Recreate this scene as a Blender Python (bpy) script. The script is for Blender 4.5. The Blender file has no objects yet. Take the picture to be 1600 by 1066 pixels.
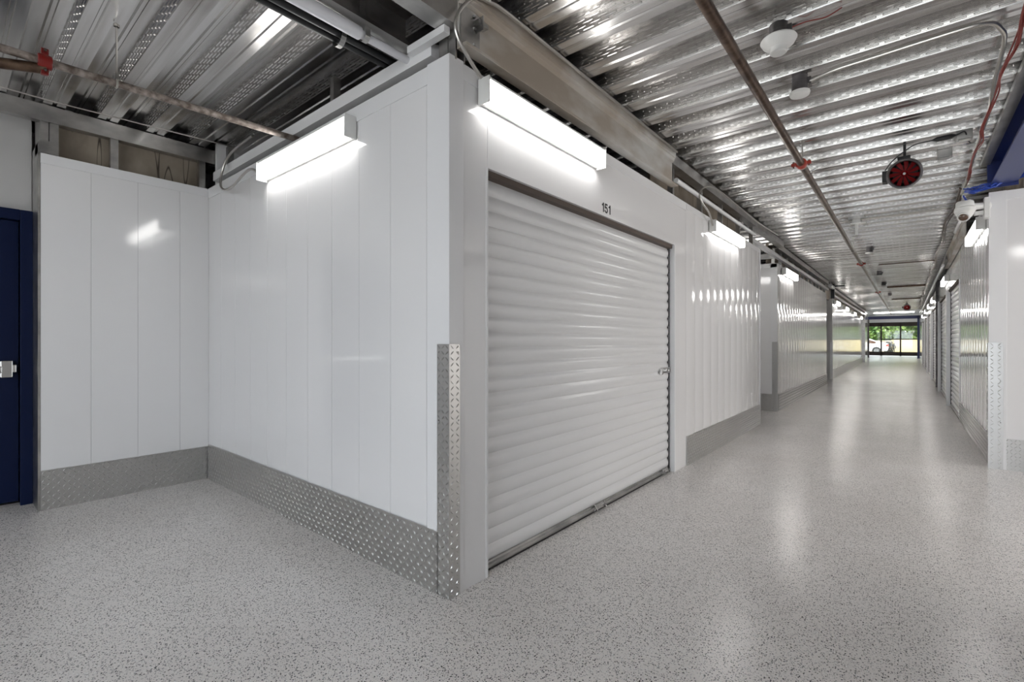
import bpy, bmesh, math, random
from mathutils import Vector, Matrix
random.seed(7)
S = bpy.context.scene
C = S.collection
PI = math.pi

# ------------------------------------------------------------------ camera
FPX, VPX, CAMZ = 746.0, 1418.0, 1.235
cd = bpy.data.cameras.new('camera'); cam = bpy.data.objects.new('camera', cd); C.objects.link(cam)
cd.sensor_width = 36.0; cd.lens = FPX / 1600.0 * 36.0; cd.clip_start = 0.05; cd.clip_end = 300
cam.location = (0, 0, CAMZ)
cam.rotation_euler = (PI / 2, 0, math.atan((VPX - 800) / FPX))
S.camera = cam
# ------------------------------------------------------------------ world, sun, exposure
W = bpy.data.worlds.new('world'); S.world = W; W.use_nodes = True
bg = W.node_tree.nodes['Background']; bg.inputs[0].default_value = (0.86, 0.93, 1.0, 1); bg.inputs[1].default_value = 2.5
sd = bpy.data.lights.new('sun', 'SUN'); sd.energy = 1.6; sd.angle = math.radians(1.5); sd.color = (1, .95, .86)
sun = bpy.data.objects.new('sun', sd); C.objects.link(sun); sun.rotation_euler = (math.radians(42), 0, math.radians(-25)); sun.location = (0, 60, 20)
S.view_settings.view_transform = 'Standard'; S.view_settings.look = 'None'; S.view_settings.gamma = 1
S.view_settings.use_curve_mapping = False
S.view_settings.exposure = 1.1
LAMP = 5.8          # emission of every tube lamp's lens
ad = bpy.data.lights.new('side_aisle_fill', 'AREA'); ad.shape = 'RECTANGLE'; ad.size = 3; ad.size_y = 2.6; ad.energy = 64; ad.color = (1, .985, .96)  # added fill light out of view, brightens door 151 and the corridor
al = bpy.data.objects.new('side_aisle_fill', ad); C.objects.link(al); al.location = (5.9, 4.95, 1.5); al.rotation_euler = (PI / 2, 0, PI / 2)

# ------------------------------------------------------------------ materials
def mat(name, col, rough=.5, metal=0., bump=None, emit=None, spec=None, coat=0., trans=0.):
    m = bpy.data.materials.new(name); m.use_nodes = True
    b = m.node_tree.nodes['Principled BSDF']
    b.inputs['Base Color'].default_value = (*col, 1); b.inputs['Roughness'].default_value = rough; b.inputs['Metallic'].default_value = metal
    if spec is not None: b.inputs['Specular IOR Level'].default_value = spec
    if coat: b.inputs['Coat Weight'].default_value = coat; b.inputs['Coat Roughness'].default_value = .05
    if trans: b.inputs['Transmission Weight'].default_value = trans
    if emit: b.inputs['Emission Color'].default_value = (*emit[:3], 1); b.inputs['Emission Strength'].default_value = emit[3]
    if bump: noise_bump(m, *bump)
    return m
def N(m, t, **k):
    n = m.node_tree.nodes.new(t)
    for a, v in k.items(): setattr(n, a, v)
    return n
def L(m, a, b): m.node_tree.links.new(a, b)
def coords(m, scale=(1, 1, 1), src='Object'):
    tc = N(m, 'ShaderNodeTexCoord'); mp = N(m, 'ShaderNodeMapping'); mp.inputs['Scale'].default_value = scale
    L(m, tc.outputs[src], mp.inputs['Vector']); return mp.outputs[0]
def noise_bump(m, scale, dist, strength=1.0, detail=3):
    b = m.node_tree.nodes['Principled BSDF']
    nz = N(m, 'ShaderNodeTexNoise'); nz.inputs['Scale'].default_value = 1; nz.inputs['Detail'].default_value = detail
    sc = scale if isinstance(scale, tuple) else (scale,) * 3
    L(m, coords(m, sc), nz.inputs['Vector'])
    bp = N(m, 'ShaderNodeBump'); bp.inputs['Distance'].default_value = dist; bp.inputs['Strength'].default_value = strength
    L(m, nz.outputs[0], bp.inputs['Height']); L(m, bp.outputs[0], b.inputs['Normal'])
def mottle(m, c1, c2, scale=(3, 3, 3), lo=.35, hi=.65, detail=4, rough=None):
    b = m.node_tree.nodes['Principled BSDF']
    nz = N(m, 'ShaderNodeTexNoise'); nz.inputs['Scale'].default_value = 1; nz.inputs['Detail'].default_value = detail
    L(m, coords(m, scale), nz.inputs['Vector'])
    r = N(m, 'ShaderNodeValToRGB'); r.color_ramp.elements[0].position = lo; r.color_ramp.elements[1].position = hi
    r.color_ramp.elements[0].color = (*c1, 1); r.color_ramp.elements[1].color = (*c2, 1)
    L(m, nz.outputs[0], r.inputs[0]); L(m, r.outputs[0], b.inputs['Base Color'])
    if rough:
        mr = N(m, 'ShaderNodeMapRange'); mr.inputs['To Min'].default_value = rough[0]; mr.inputs['To Max'].default_value = rough[1]
        L(m, nz.outputs[0], mr.inputs['Value']); L(m, mr.outputs[0], b.inputs['Roughness'])

PANEL = mat('white_painted_steel', (.80, .795, .80), .10, spec=.55, coat=.25)
noise_bump(PANEL, (2.2, 2.2, .9), .0035, .5, 2)
CURT = mat('white_curtain_steel', (.78, .78, .785), .2, spec=.5, coat=.2)
TRIM = mat('white_trim_steel', (.80, .80, .81), .2, spec=.5)
GYP = mat('painted_gypsum', (.60, .59, .585), .7, bump=(6, .002))
GALV = mat('galvanised_steel', (.5, .49, .48), .33, 1.)
mottle(GALV, (.36, .355, .35), (.60, .59, .57), (9, 5, 9), .3, .7, rough=(.25, .45))
GALVB = mat('aged_galvanised_beam', (.5, .48, .45), .42, .7)
mottle(GALVB, (.50, .44, .37), (.74, .73, .70), (2.2, 1.6, 4), .4, .6, rough=(.36, .5))
DULL = mat('dark_steel', (.16, .155, .16), .5, .7)
mottle(DULL, (.09, .085, .085), (.22, .21, .22), (6, 6, 6))
BLACK = mat('black_plastic', (.012, .012, .013), .4)
RUB = mat('black_rubber', (.02, .018, .016), .7)
BROWN = mat('brown_header_seal', (.10, .075, .06), .6)
PIPE = mat('aged_black_steel_pipe', (.07, .04, .025), .36, .6)
mottle(PIPE, (.045, .022, .012), (.14, .09, .06), (20, 20, 20), .35, .7)
PIPE2 = mat('weathered_steel_pipe', (.2, .17, .15), .5, .4)
mottle(PIPE2, (.10, .075, .06), (.36, .31, .28), (30, 30, 30), .35, .7)
PVC = mat('grey_white_pvc', (.74, .74, .77), .35)
RED = mat('red_orange_enamel', (.36, .03, .012), .35)
REDD = mat('dark_red_enamel', (.17, .008, .006), .3)
REDW = mat('red_cable', (.22, .018, .01), .5)
REDF = mat('dark_red_blade', (.20, .001, .003), .45, spec=.25)
BLUE = mat('blue_painted_steel', (.012, .026, .15), .35)
BLUED = mat('navy_door_paint', (.001, .007, .04), .5, spec=.2)
BLUEC = mat('blue_cable', (.03, .08, .45), .4)
NEARW = mat('grey_block_wall', (.66, .65, .645), .5)
WPL = mat('white_plastic', (.78, .78, .76), .35)
CHROME = mat('chrome', (.62, .61, .6), .18, 1.)
COND = mat('flexible_steel_conduit', (.55, .53, .5), .3, 1.)
noise_bump(COND, (1, 1, 1), .0, 1)
GLASS = mat('window_glass', (.9, .95, .95), .0)
def thin_glass(m):
    nt = m.node_tree; t = N(m, 'ShaderNodeBsdfTransparent'); t.inputs[0].default_value = (.95, .97, .96, 1); g = N(m, 'ShaderNodeBsdfGlossy'); g.inputs['Roughness'].default_value = .02
    mx = N(m, 'ShaderNodeMixShader'); mx.inputs[0].default_value = .06; L(m, t.outputs[0], mx.inputs[1]); L(m, g.outputs[0], mx.inputs[2]); L(m, mx.outputs[0], nt.nodes['Material Output'].inputs[0])
thin_glass(GLASS)
BRZ = mat('dark_bronze_frame', (.035, .024, .018), .4, .3)
LENS = mat('lamp_lens', (.9, .9, .9), .4, emit=(1, .985, .96, LAMP))
LENS2 = mat('bright_lamp_lens', (.9, .9, .9), .4, emit=(1, .97, .93, LAMP * 1.9))
AMBER = mat('amber_glass', (.5, .3, .06), .15)
LENSG = mat('dome_smoked_glass', (.10, .05, .03), .08, spec=.8)
WOODB = mat('bare_board', (.3, .25, .2), .8)
def board():
    m = WOODB; b = m.node_tree.nodes['Principled BSDF']
    mottle(m, (.20, .165, .13), (.36, .31, .25), (5, 5, 3), .3, .7)
    base = b.inputs['Base Color'].links[0].from_socket
    nz = N(m, 'ShaderNodeTexNoise'); nz.inputs['Scale'].default_value = 1; nz.inputs['Detail'].default_value = 1
    L(m, coords(m, (9, 9, .9)), nz.inputs['Vector'])
    r = N(m, 'ShaderNodeValToRGB'); e = r.color_ramp.elements
    e[0].position = .60; e[0].color = (0, 0, 0, 1); e[1].position = .625; e[1].color = (0, 0, 0, 1)
    x = e.new(.612); x.color = (1, 1, 1, 1)
    L(m, nz.outputs[0], r.inputs[0])
    mx = N(m, 'ShaderNodeMix', data_type='RGBA'); L(m, r.outputs[0], mx.inputs[0]); L(m, base, mx.inputs[6]); mx.inputs[7].default_value = (.03, .02, .015, 1)
    L(m, mx.outputs[2], b.inputs['Base Color'])
board()
def floor_mat():
    m = mat('speckled_epoxy', (.5, .5, .5), .24, spec=.5); b = m.node_tree.nodes['Principled BSDF']
    co = coords(m)
    def speck(scale, thr, pick, w=.0):
        v = N(m, 'ShaderNodeTexVoronoi'); v.inputs['Scale'].default_value = scale; L(m, co, v.inputs['Vector'])
        a = N(m, 'ShaderNodeMath', operation='LESS_THAN'); a.inputs[1].default_value = thr; L(m, v.outputs['Distance'], a.inputs[0])
        sp = N(m, 'ShaderNodeSeparateColor'); L(m, v.outputs['Color'], sp.inputs[0])
        c = N(m, 'ShaderNodeMath', operation='GREATER_THAN'); c.inputs[1].default_value = pick; L(m, sp.outputs[0], c.inputs[0])
        d = N(m, 'ShaderNodeMath', operation='MULTIPLY'); L(m, a.outputs[0], d.inputs[0]); L(m, c.outputs[0], d.inputs[1]); return d.outputs[0]
    nz = N(m, 'ShaderNodeTexNoise'); nz.inputs['Scale'].default_value = 1.3; nz.inputs['Detail'].default_value = 5; L(m, co, nz.inputs['Vector'])
    r = N(m, 'ShaderNodeValToRGB'); r.color_ramp.elements[0].position = .3; r.color_ramp.elements[1].position = .7
    r.color_ramp.elements[0].color = (.76, .725, .70, 1); r.color_ramp.elements[1].color = (.85, .82, .80, 1)
    L(m, nz.outputs[0], r.inputs[0]); cur = r.outputs[0]
    n2 = N(m, 'ShaderNodeTexNoise'); n2.inputs['Scale'].default_value = 160; n2.inputs['Detail'].default_value = 2; L(m, co, n2.inputs['Vector'])
    r2 = N(m, 'ShaderNodeValToRGB'); r2.color_ramp.elements[0].position = .36; r2.color_ramp.elements[1].position = .5
    r2.color_ramp.elements[0].color = (.88, .88, .88, 1); r2.color_ramp.elements[1].color = (1, 1, 1, 1); L(m, n2.outputs[0], r2.inputs[0])
    mm = N(m, 'ShaderNodeMix', data_type='RGBA', blend_type='MULTIPLY'); mm.inputs[0].default_value = 1; L(m, cur, mm.inputs[6]); L(m, r2.outputs[0], mm.inputs[7]); cur = mm.outputs[2]
    for sc, th, pk, col in ((115, .34, .66, (.07, .07, .075)), (190, .40, .66, (.22, .22, .23)), (75, .22, .62, (.02, .02, .022)), (130, .36, .88, (.88, .88, .87))):
        f = speck(sc, th, pk); mx = N(m, 'ShaderNodeMix', data_type='RGBA'); L(m, f, mx.inputs[0]); L(m, cur, mx.inputs[6]); mx.inputs[7].default_value = (*col, 1); cur = mx.outputs[2]
    L(m, cur, b.inputs['Base Color'])
    bp = N(m, 'ShaderNodeBump'); bp.inputs['Distance'].default_value = .0012; bp.inputs['Strength'].default_value = .5
    n3 = N(m, 'ShaderNodeTexNoise'); n3.inputs['Scale'].default_value = 45; L(m, co, n3.inputs['Vector']); L(m, n3.outputs[0], bp.inputs['Height']); L(m, bp.outputs[0], b.inputs['Normal'])
    return m
FLOOR = floor_mat()
def deck_mat(name, emboss):
    m = mat(name, (.56, .55, .535), .24, 1.); b = m.node_tree.nodes['Principled BSDF']
    mottle(m, (.54, .52, .50), (.78, .775, .77), (.8, 14, 3), .35, .65, rough=(.17, .30))
    nz = N(m, 'ShaderNodeTexNoise'); nz.inputs['Scale'].default_value = 1; nz.inputs['Detail'].default_value = 2; L(m, coords(m, (1.5, 9, 1)), nz.inputs['Vector'])
    bp = N(m, 'ShaderNodeBump'); bp.inputs['Distance'].default_value = .006; bp.inputs['Strength'].default_value = .4; L(m, nz.outputs[0], bp.inputs['Height'])
    out = bp.outputs[0]
    if emboss:   # shallow rows of dashes
        br = N(m, 'ShaderNodeTexBrick'); br.offset = .5; br.inputs['Scale'].default_value = 1; br.inputs['Brick Width'].default_value = .075
        br.inputs['Row Height'].default_value = .0185; br.inputs['Mortar Size'].default_value = .0032; br.inputs['Mortar Smooth'].default_value = .3
        L(m, coords(m, (1, 1, 1), 'UV'), br.inputs['Vector'])
        b2 = N(m, 'ShaderNodeBump'); b2.inputs['Distance'].default_value = .014; b2.inputs['Strength'].default_value = 1; b2.invert = True
        L(m, br.outputs['Fac'], b2.inputs['Height']); L(m, out, b2.inputs['Normal']); out = b2.outputs[0]
    L(m, out, b.inputs['Normal']); return m
DECK = deck_mat('galvanised_deck', False); DECKW = deck_mat('embossed_deck_web', True)
TREAD = mat('bright_tread_plate', (.58, .575, .565), .30, 1.)
noise_bump(TREAD, (14, 14, 14), .001, .5)
LEAF = mat('leaf_green', (.10, .20, .03), .6); mottle(LEAF, (.04, .10, .015), (.26, .36, .09), (1.2, 1.2, 1.2), .35, .65)
BARK = mat('bark', (.12, .08, .05), .9)
CREAM = mat('cream_wall_paint', (.50, .40, .20), .8)
SHRUB = mat('dark_shrub', (.03, .028, .015), .8)
CONC = mat('pale_concrete', (.5, .49, .46), .85, bump=(5, .004))
CARW = mat('white_car_paint', (.82, .82, .84), .2, coat=.5)
TAIL = mat('red_tail_lens', (.45, .03, .01), .2)

# ------------------------------------------------------------------ mesh helpers
class MB:
    def __init__(s): s.v = []; s.f = []; s.m = []; s.uv = {}; s.sm = []
    def quad(s, a, b, c, d, mi=0): s.poly([a, b, c, d], mi)
    def poly(s, pts, mi=0, smooth=False):
        k = len(s.v); s.v += [tuple(p) for p in pts]; s.f.append(tuple(range(k, k + len(pts)))); s.m.append(mi); s.sm.append(smooth)
    def box(s, x0, x1, y0, y1, z0, z1, mi=0):
        x0, x1 = sorted((x0, x1)); y0, y1 = sorted((y0, y1)); z0, z1 = sorted((z0, z1))
        k = len(s.v)
        s.v += [(x0, y0, z0), (x1, y0, z0), (x1, y1, z0), (x0, y1, z0), (x0, y0, z1), (x1, y0, z1), (x1, y1, z1), (x0, y1, z1)]
        for q in ((0, 3, 2, 1), (4, 5, 6, 7), (0, 1, 5, 4), (1, 2, 6, 5), (2, 3, 7, 6), (3, 0, 4, 7)):
            s.f.append(tuple(k + i for i in q)); s.m.append(mi); s.sm.append(False)
        return s
    def prism(s, prof, o, U, V, Wd, mi=0, smooth=False, caps=True):
        """closed 2-D profile (u,v) placed at o along U,V and extruded by the vector Wd"""
        o, U, V, Wd = Vector(o), Vector(U), Vector(V), Vector(Wd); k = len(s.v); n = len(prof)
        for q in (Vector((0, 0, 0)), Wd):
            for (a, b) in prof: s.v.append(tuple(o + U * a + V * b + q))
        for i in range(n):
            j = (i + 1) % n; s.f.append((k + i, k + j, k + n + j, k + n + i)); s.m.append(mi); s.sm.append(smooth)
        if caps:
            s.f.append(tuple(k + i for i in range(n))[::-1]); s.m.append(mi); s.sm.append(False)
            s.f.append(tuple(k + n + i for i in range(n))); s.m.append(mi); s.sm.append(False)
        return s
    def tube(s, pts, r, n=10, mi=0, caps=True):
        pts = [Vector(p) for p in pts]; k = len(s.v); rr = r if isinstance(r, (list, tuple)) else [r] * len(pts)
        up = None
        for i, p in enumerate(pts):
            t = (pts[min(i + 1, len(pts) - 1)] - pts[max(i - 1, 0)]).normalized()
            if up is None: up = Vector((0, 0, 1)) if abs(t.z) < .9 else Vector((1, 0, 0))
            a = t.cross(up).normalized(); b = a.cross(t).normalized(); up = b
            for j in range(n):
                w = 2 * PI * j / n; s.v.append(tuple(p + (a * math.cos(w) + b * math.sin(w)) * rr[i]))
        for i in range(len(pts) - 1):
            for j in range(n):
                j2 = (j + 1) % n; s.f.append((k + i * n + j, k + i * n + j2, k + (i + 1) * n + j2, k + (i + 1) * n + j)); s.m.append(mi); s.sm.append(True)
        if caps:
            s.f.append(tuple(k + j for j in range(n))[::-1]); s.m.append(mi); s.sm.append(False)
            q = k + (len(pts) - 1) * n; s.f.append(tuple(q + j for j in range(n))); s.m.append(mi); s.sm.append(False)
        return s
    def lathe(s, prof, o, axis=(0, 0, 1), n=24, mi=0):
        o = Vector(o); ax = Vector(axis).normalized(); a = ax.orthogonal().normalized(); b = ax.cross(a); k = len(s.v)
        for (r, h) in prof:
            for j in range(n):
                w = 2 * PI * j / n; s.v.append(tuple(o + ax * h + (a * math.cos(w) + b * math.sin(w)) * max(r, 1e-4)))
        for i in range(len(prof) - 1):
            for j in range(n):
                j2 = (j + 1) % n; s.f.append((k + i * n + j, k + i * n + j2, k + (i + 1) * n + j2, k + (i + 1) * n + j)); s.m.append(mi); s.sm.append(True)
        return s
    def build(s, name, mats, parent=None, bevel=0, fixn=True):
        me = bpy.data.meshes.new(name); me.from_pydata(s.v, [], s.f)
        mats = mats if isinstance(mats, (list, tuple)) else [mats]
        for m in mats: me.materials.append(m)
        me.polygons.foreach_set('material_index', s.m); me.polygons.foreach_set('use_smooth', s.sm)
        me.update()
        if any(s.sm): me.set_sharp_from_angle(angle=math.radians(32))
        if fixn:
            bm = bmesh.new(); bm.from_mesh(me); bmesh.ops.recalc_face_normals(bm, faces=bm.faces); bm.to_mesh(me); bm.free()
        o = bpy.data.objects.new(name, me); C.objects.link(o)
        if parent is not None:
            o.parent = parent; o.location = -parent.location if parent.type == 'EMPTY' and parent.rotation_euler.z == 0 else o.location
        if bevel:
            b = o.modifiers.new('bevel', 'BEVEL'); b.width = bevel; b.segments = 2; b.limit_method = 'ANGLE'
        return o
def tag(o, label, cat, group=None, kind=None):
    o['label'] = label; o['category'] = cat
    if group: o['group'] = group
    if kind: o['kind'] = kind
    return o
def empty(name, loc, label, cat, group=None, kind=None):
    o = bpy.data.objects.new(name, None); C.objects.link(o); o.location = loc; o.empty_display_size = .1
    return tag(o, label, cat, group, kind)
def structure(o, label, cat): return tag(o, label, cat, None, 'structure')
def catenary(pts, n=8):
    """smooth curve through points (Catmull-Rom)"""
    P = [Vector(p) for p in pts]; P = [P[0] * 2 - P[1]] + P + [P[-1] * 2 - P[-2]]; out = []
    for i in range(1, len(P) - 2):
        for k in range(n):
            t = k / n
            out.append(.5 * ((2 * P[i]) + (P[i + 1] - P[i - 1]) * t + (2 * P[i - 1] - 5 * P[i] + 4 * P[i + 1] - P[i + 2]) * t * t + (3 * P[i] - P[i - 1] - 3 * P[i + 1] + P[i + 2]) * t ** 3))
    out.append(P[-2]); return out
def panels(mb, p0, p1, z0, z1, n, pitch=.295, bulge=.003, th=.05, start=0., mi=0):
    """wall of upright steel panels: faces toward n, each panel very slightly bowed, a thin groove at each joint"""
    p0, p1, n = Vector((*p0, 0)), Vector((*p1, 0)), Vector((*n, 0)); d = p1 - p0; Ln = d.length; d.normalize()
    js = [0.]; x = start
    while x <= 1e-6: x += pitch
    while x < Ln - .03: js.append(x); x += pitch
    js.append(Ln); prof = []
    for i in range(len(js) - 1):
        a, b = js[i], js[i + 1]; g = .0018
        for k in range(9):
            t = k / 8; u = a + g + (b - a - 2 * g) * t; prof.append((u, bulge * 4 * t * (1 - t)))
        if i < len(js) - 2: prof += [(b - g * .5, -.004), (b + g * .5, -.004)]
    prof += [(Ln, -th), (0, -th)]
    mb.prism(prof, p0 + Vector((0, 0, z0)), d, n, (0, 0, z1 - z0), mi, True)
def tread(mb, p0, p1, z0, z1, n, th=.003, cell=.028, lift=.005, studs=True, mi=0):
    """tread-plate sheet standing upright: a thin sheet with raised lozenges in alternating directions"""
    p0, p1, n = Vector((*p0, 0)), Vector((*p1, 0)), Vector((*n, 0)); d = p1 - p0; Ln = d.length; d.normalize(); H = z1 - z0
    o = p0 + Vector((0, 0, z0)); up = Vector((0, 0, 1))
    mb.prism([(0, 0), (Ln, 0), (Ln, th), (0, th)], o, d, n, up * H, mi)
    if not studs: return
    nu, nv = max(1, int(Ln / cell)), max(1, int(H / cell)); cu, cv = Ln / nu, H / nv
    for i in range(nu):
        for j in range(nv):
            c = o + d * (cu * (i + .5)) + up * (cv * (j + .5)) + n * th
            s = 1 if (i + j) % 2 else -1; a = math.radians(45 * s)
            e = d * math.cos(a) + up * math.sin(a); w = d * -math.sin(a) + up * math.cos(a); l = cell * .50; q = cell * .13
            k = len(mb.v)
            mb.v += [tuple(x) for x in (c + e * l, c + w * q, c - e * l, c - w * q, c + e * l * .35 + n * lift, c - e * l * .35 + n * lift)]
            for f in ((0, 1, 4), (1, 2, 5), (1, 5, 4), (2, 3, 5), (3, 0, 4), (3, 4, 5)):
                mb.f.append(tuple(k + t for t in f)); mb.m.append(mi); mb.sm.append(False)

WX, RX, WT = -1.69, .63, 2.60        # corridor wall faces (left, right) and panel-wall height
CZ = 2.97                            # underside of the steel deck
Y1 = 34.4                            # where the low deck ends
# ------------------------------------------------------------------ floor
m = MB(); m.box(-5.6, 9, -4.5, 50.0, -.08, 0); structure(m.build('floor', FLOOR), 'pale grey epoxy floor flecked with black and white running through the whole hall', 'floor')
m = MB(); m.box(-60, 60, 50.3, 120, -.3, -.02); m.box(-60, 60, -60, -4.5, -.3, -.05)
structure(m.build('ground', CONC), 'pale concrete driveway outside beyond the glazed end wall', 'ground')
# ------------------------------------------------------------------ steel deck ceiling
m = MB(); P = .305; c0 = 1.93; k0 = int((-4.5 - c0) / P); k1 = int((Y1 - c0) / P)
prof = []     # y, z, material of the following strip (1 = embossed web)
for k in range(k0, k1 + 1):
    y = c0 + k * P
    prof += [(y - .070, .075, 0), (y - .016, .075, 0), (y - .008, .066, 0), (y + .008, .066, 0), (y + .016, .075, 0), (y + .070, .075, 1),
             (y + .092, .0, 0), (y + .140, 0, 0), (y + .1465, .008, 0), (y + .1585, .008, 0), (y + .165, 0, 0), (y + P - .092, 0, 1)]
me = bpy.data.meshes.new('ceiling'); vs = []; fs = []; mi = []; uvs = []
x0, x1 = -5.6, 9.
s = 0.
for i, (y, z, k) in enumerate(prof):
    vs += [(x0, y, CZ + z), (x1, y, CZ + z)]
    if i < len(prof) - 1:
        fs.append((2 * i, 2 * i + 1, 2 * i + 3, 2 * i + 2)); mi.append(k)
        y2, z2 = prof[i + 1][:2]; l = math.hypot(y2 - y, z2 - z)
        uvs += [(x0, 0), (x1, 0), (x1, l), (x0, l)]
def dashes(y, xa, xb):
    # pressed rows of dashes on the flute side between (y, top) and (y+.022, bottom)
    A, B = Vector((0, y, CZ + .075)), Vector((0, y + .022, CZ)); sl = (B - A).length; d_ = (B - A) / sl; nrm = Vector((0, -.075, -.022)).normalized(); X_ = Vector((1, 0, 0))
    for r_ in range(4):
        v0 = .009 + r_ * .0165; x_ = xa + (.047 if r_ % 2 else 0)
        while x_ < xb:
            o_ = A + d_ * (v0 + .005) + nrm * .0002; k_ = len(vs); hx, hv = .034, .0048
            vs.extend([tuple(o_ + X_ * (x_ + a * hx) + d_ * b * hv) for a, b in ((-1, -1), (1, -1), (1, 1), (-1, 1))])
            vs.extend([tuple(o_ + X_ * (x_ + a * (hx - .004)) + d_ * b * hv * .3 + nrm * .0042) for a, b in ((-1, -1), (1, -1), (1, 1), (-1, 1))])
            for q in ((0, 1, 5, 4), (1, 2, 6, 5), (2, 3, 7, 6), (3, 0, 4, 7), (4, 5, 6, 7)): fs.append(tuple(k_ + t for t in q)); mi.append(0); uvs.extend([(0, 0)] * 4)
            x_ += .094
for k in range(k0, int((13 - c0) / P)):
    y = c0 + k * P
    if y < .2: continue
    dashes(y + .070, -4.8 if y < 2.4 else -1.62, .62)
me.from_pydata(vs, [], fs); me.materials.append(DECK); me.materials.append(DECKW); me.polygons.foreach_set('material_index', mi)
ul = me.uv_layers.new(name='UVMap')
for i, u in enumerate(uvs): ul.data[i].uv = u
me.update(); o = bpy.data.objects.new('ceiling', me); C.objects.link(o)
structure(o, 'ribbed galvanised steel deck ceiling with embossed flute sides', 'ceiling')
# ------------------------------------------------------------------ walls
# wing wall beside the corner (faces the camera) and its trims
m = MB(); panels(m, (-4.86, 1.57), (WX, 1.57), 0, WT, (0, -1), .30, .0, .05, .305)
w = m.build('wall_wing', PANEL); structure(w, 'white glossy panelled wall beside door 151, with a tube lamp near its top', 'wall')
m = MB(); m.box(-4.848, WX - .155, 1.564, 1.57, WT - .085, WT + .004); m.build('top_trim', TRIM, w, .001)
m = MB(); m.box(WX - .155, WX + .004, 1.563, 1.57, .0, WT + .012); m.box(WX, WX + .006, 1.563, 1.66, 0, WT + .012)
m.build('corner_trim', TRIM, w, .0015)
# recessed back wall on the left
m = MB(); panels(m, (-4.85, 1.57), (-4.85, .485), 0, WT, (1, 0), .292, .0, .05, .222)
w = m.build('wall_left', PANEL); structure(w, 'white panelled wall between the navy door and the inner corner', 'wall')
m = MB(); m.box(-4.85, -4.845, .485, 1.57, WT - .07, WT + .003); m.build('top_trim', TRIM, w, .001)
m = MB(); m.box(-5.16, -4.851, .472, .485, 0, 2.68); m.box(-5.0, -4.849, .472, .53, 2.602, 2.68); m.box(-5.16, -4.87, .487, .53, 2.61, 2.97); m.box(-5.16, -4.91, .485, .53, 0, 2.61)
w = m.build('trim_1', GALV); structure(w, 'bare galvanised end post beside the navy door', 'trim')
# plain wall with the navy door
m = MB(); m.box(-5.35, -5.2, -.62, .472, 2.245, 3.02); m.box(-5.35, -5.2, -4.5, -.62, 0, 3.02); m.box(-5.2, -5.17, -.62, .472, 2.22, 2.25)
w = m.build('wall_door_side', GYP); structure(w, 'grey-white plastered wall above the navy door', 'wall')
# bare boards behind studs over the back-left wall
m = MB(); m.box(-4.99, -4.97, .53, 1.58, 2.55, 2.96); w = m.build('wall_upper_board', WOODB)
structure(w, 'bare brown board with dark drips above the left panelled wall', 'wall')
# corridor wall, left: door 151 then panels
WP = MB()
panels(WP, (WX, 1.575), (WX, 1.84), 0, WT, (1, 0), 5, .0, .05)
panels(WP, (WX, 1.84), (WX, 4.74), 2.14, WT, (1, 0), 9, .0, .05)
panels(WP, (WX, 4.46), (WX, 4.74), 0, 2.14, (1, 0), 9, .0, .05)
panels(WP, (WX, 4.74), (WX, 7.80), 0, WT, (1, 0), .262, .0035, .05)
w = WP.build('wall_corridor_left', PANEL); structure(w, 'white corridor wall of upright glossy panels around and beyond door 151', 'wall')
m = MB(); m.box(WX, WX + .004, 1.66, 4.74, WT - .075, WT + .003); m.box(WX, WX + .004, 4.745, 7.8, WT - .06, WT + .003); m.build('top_trim', TRIM, w, .001)
m = MB(); m.box(WX - .10, WX + .004, 4.435, 4.463, 0, 2.14); m.box(WX - .10, WX + .003, 1.825, 1.843, 0, 2.14); m.build('door_jamb', TRIM, w, .002)
m = MB(); m.box(WX - .05, WX + .012, 7.79, 7.81, 0, WT); m.build('corner_trim', TRIM, w, .002)
m = MB(); panels(m, (-4.8, 7.80), (WX, 7.80), 0, WT, (0, 1), .3, .002, .05); m.box(-4.84, -4.80, 1.62, 9.40, 0, 3.02)
structure(m.build('wall_cross_aisle_side', PANEL), 'white panelled wall lining the narrow side aisle', 'wall')
# second block on the left
m = MB(); panels(m, (-1.76, 9.42), (-1.80, 16.4), 0, WT, (1, 0), .29, .0035, .05); panels(m, (-4.8, 9.40), (-1.76, 9.40), 0, WT, (0, -1), .30, .0015, .05)
w = m.build('wall_second_block', PANEL); structure(w, 'white glossy panelled block beyond the side aisle on the corridor', 'wall')
m = MB(); m.box(-4.8, -1.758, 9.394, 9.4, WT - .07, WT + .003); m.box(-1.86, -1.752, 9.394, 9.4, 0, WT); m.build('top_trim', TRIM, w, .001)
# third block on the left
m = MB(); panels(m, (-1.86, 18.42), (-2.02, 34.4), 0, WT, (1, 0), .29, .003, .05); panels(m, (-4.8, 18.40), (-1.86, 18.40), 0, WT, (0, -1), .30, .001, .05)
panels(m, (-4.8, 16.42), (-1.80, 16.42), 0, WT, (0, 1), .30, .001, .05); m.box(-4.84, -4.8, 16.4, 18.4, 0, 3.02)
w = m.build('wall_third_block', PANEL); structure(w, 'farther white glossy panelled wall with a tall white end facing the aisle', 'wall')
m = MB(); m.box(-2.14, -1.90, 34.40, 34.52, 0, 2.97); w = m.build('column_end_of_deck', GALV); structure(w, 'grey steel post where the low deck ends', 'column')
m = MB(); panels(m, (-2.10, 34.52), (-2.25, 44), 0, 3.3, (1, 0), .3, .002, .05); structure(m.build('wall_lobby_left', PANEL), 'white wall between the low deck and the glazed end', 'wall')
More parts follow.
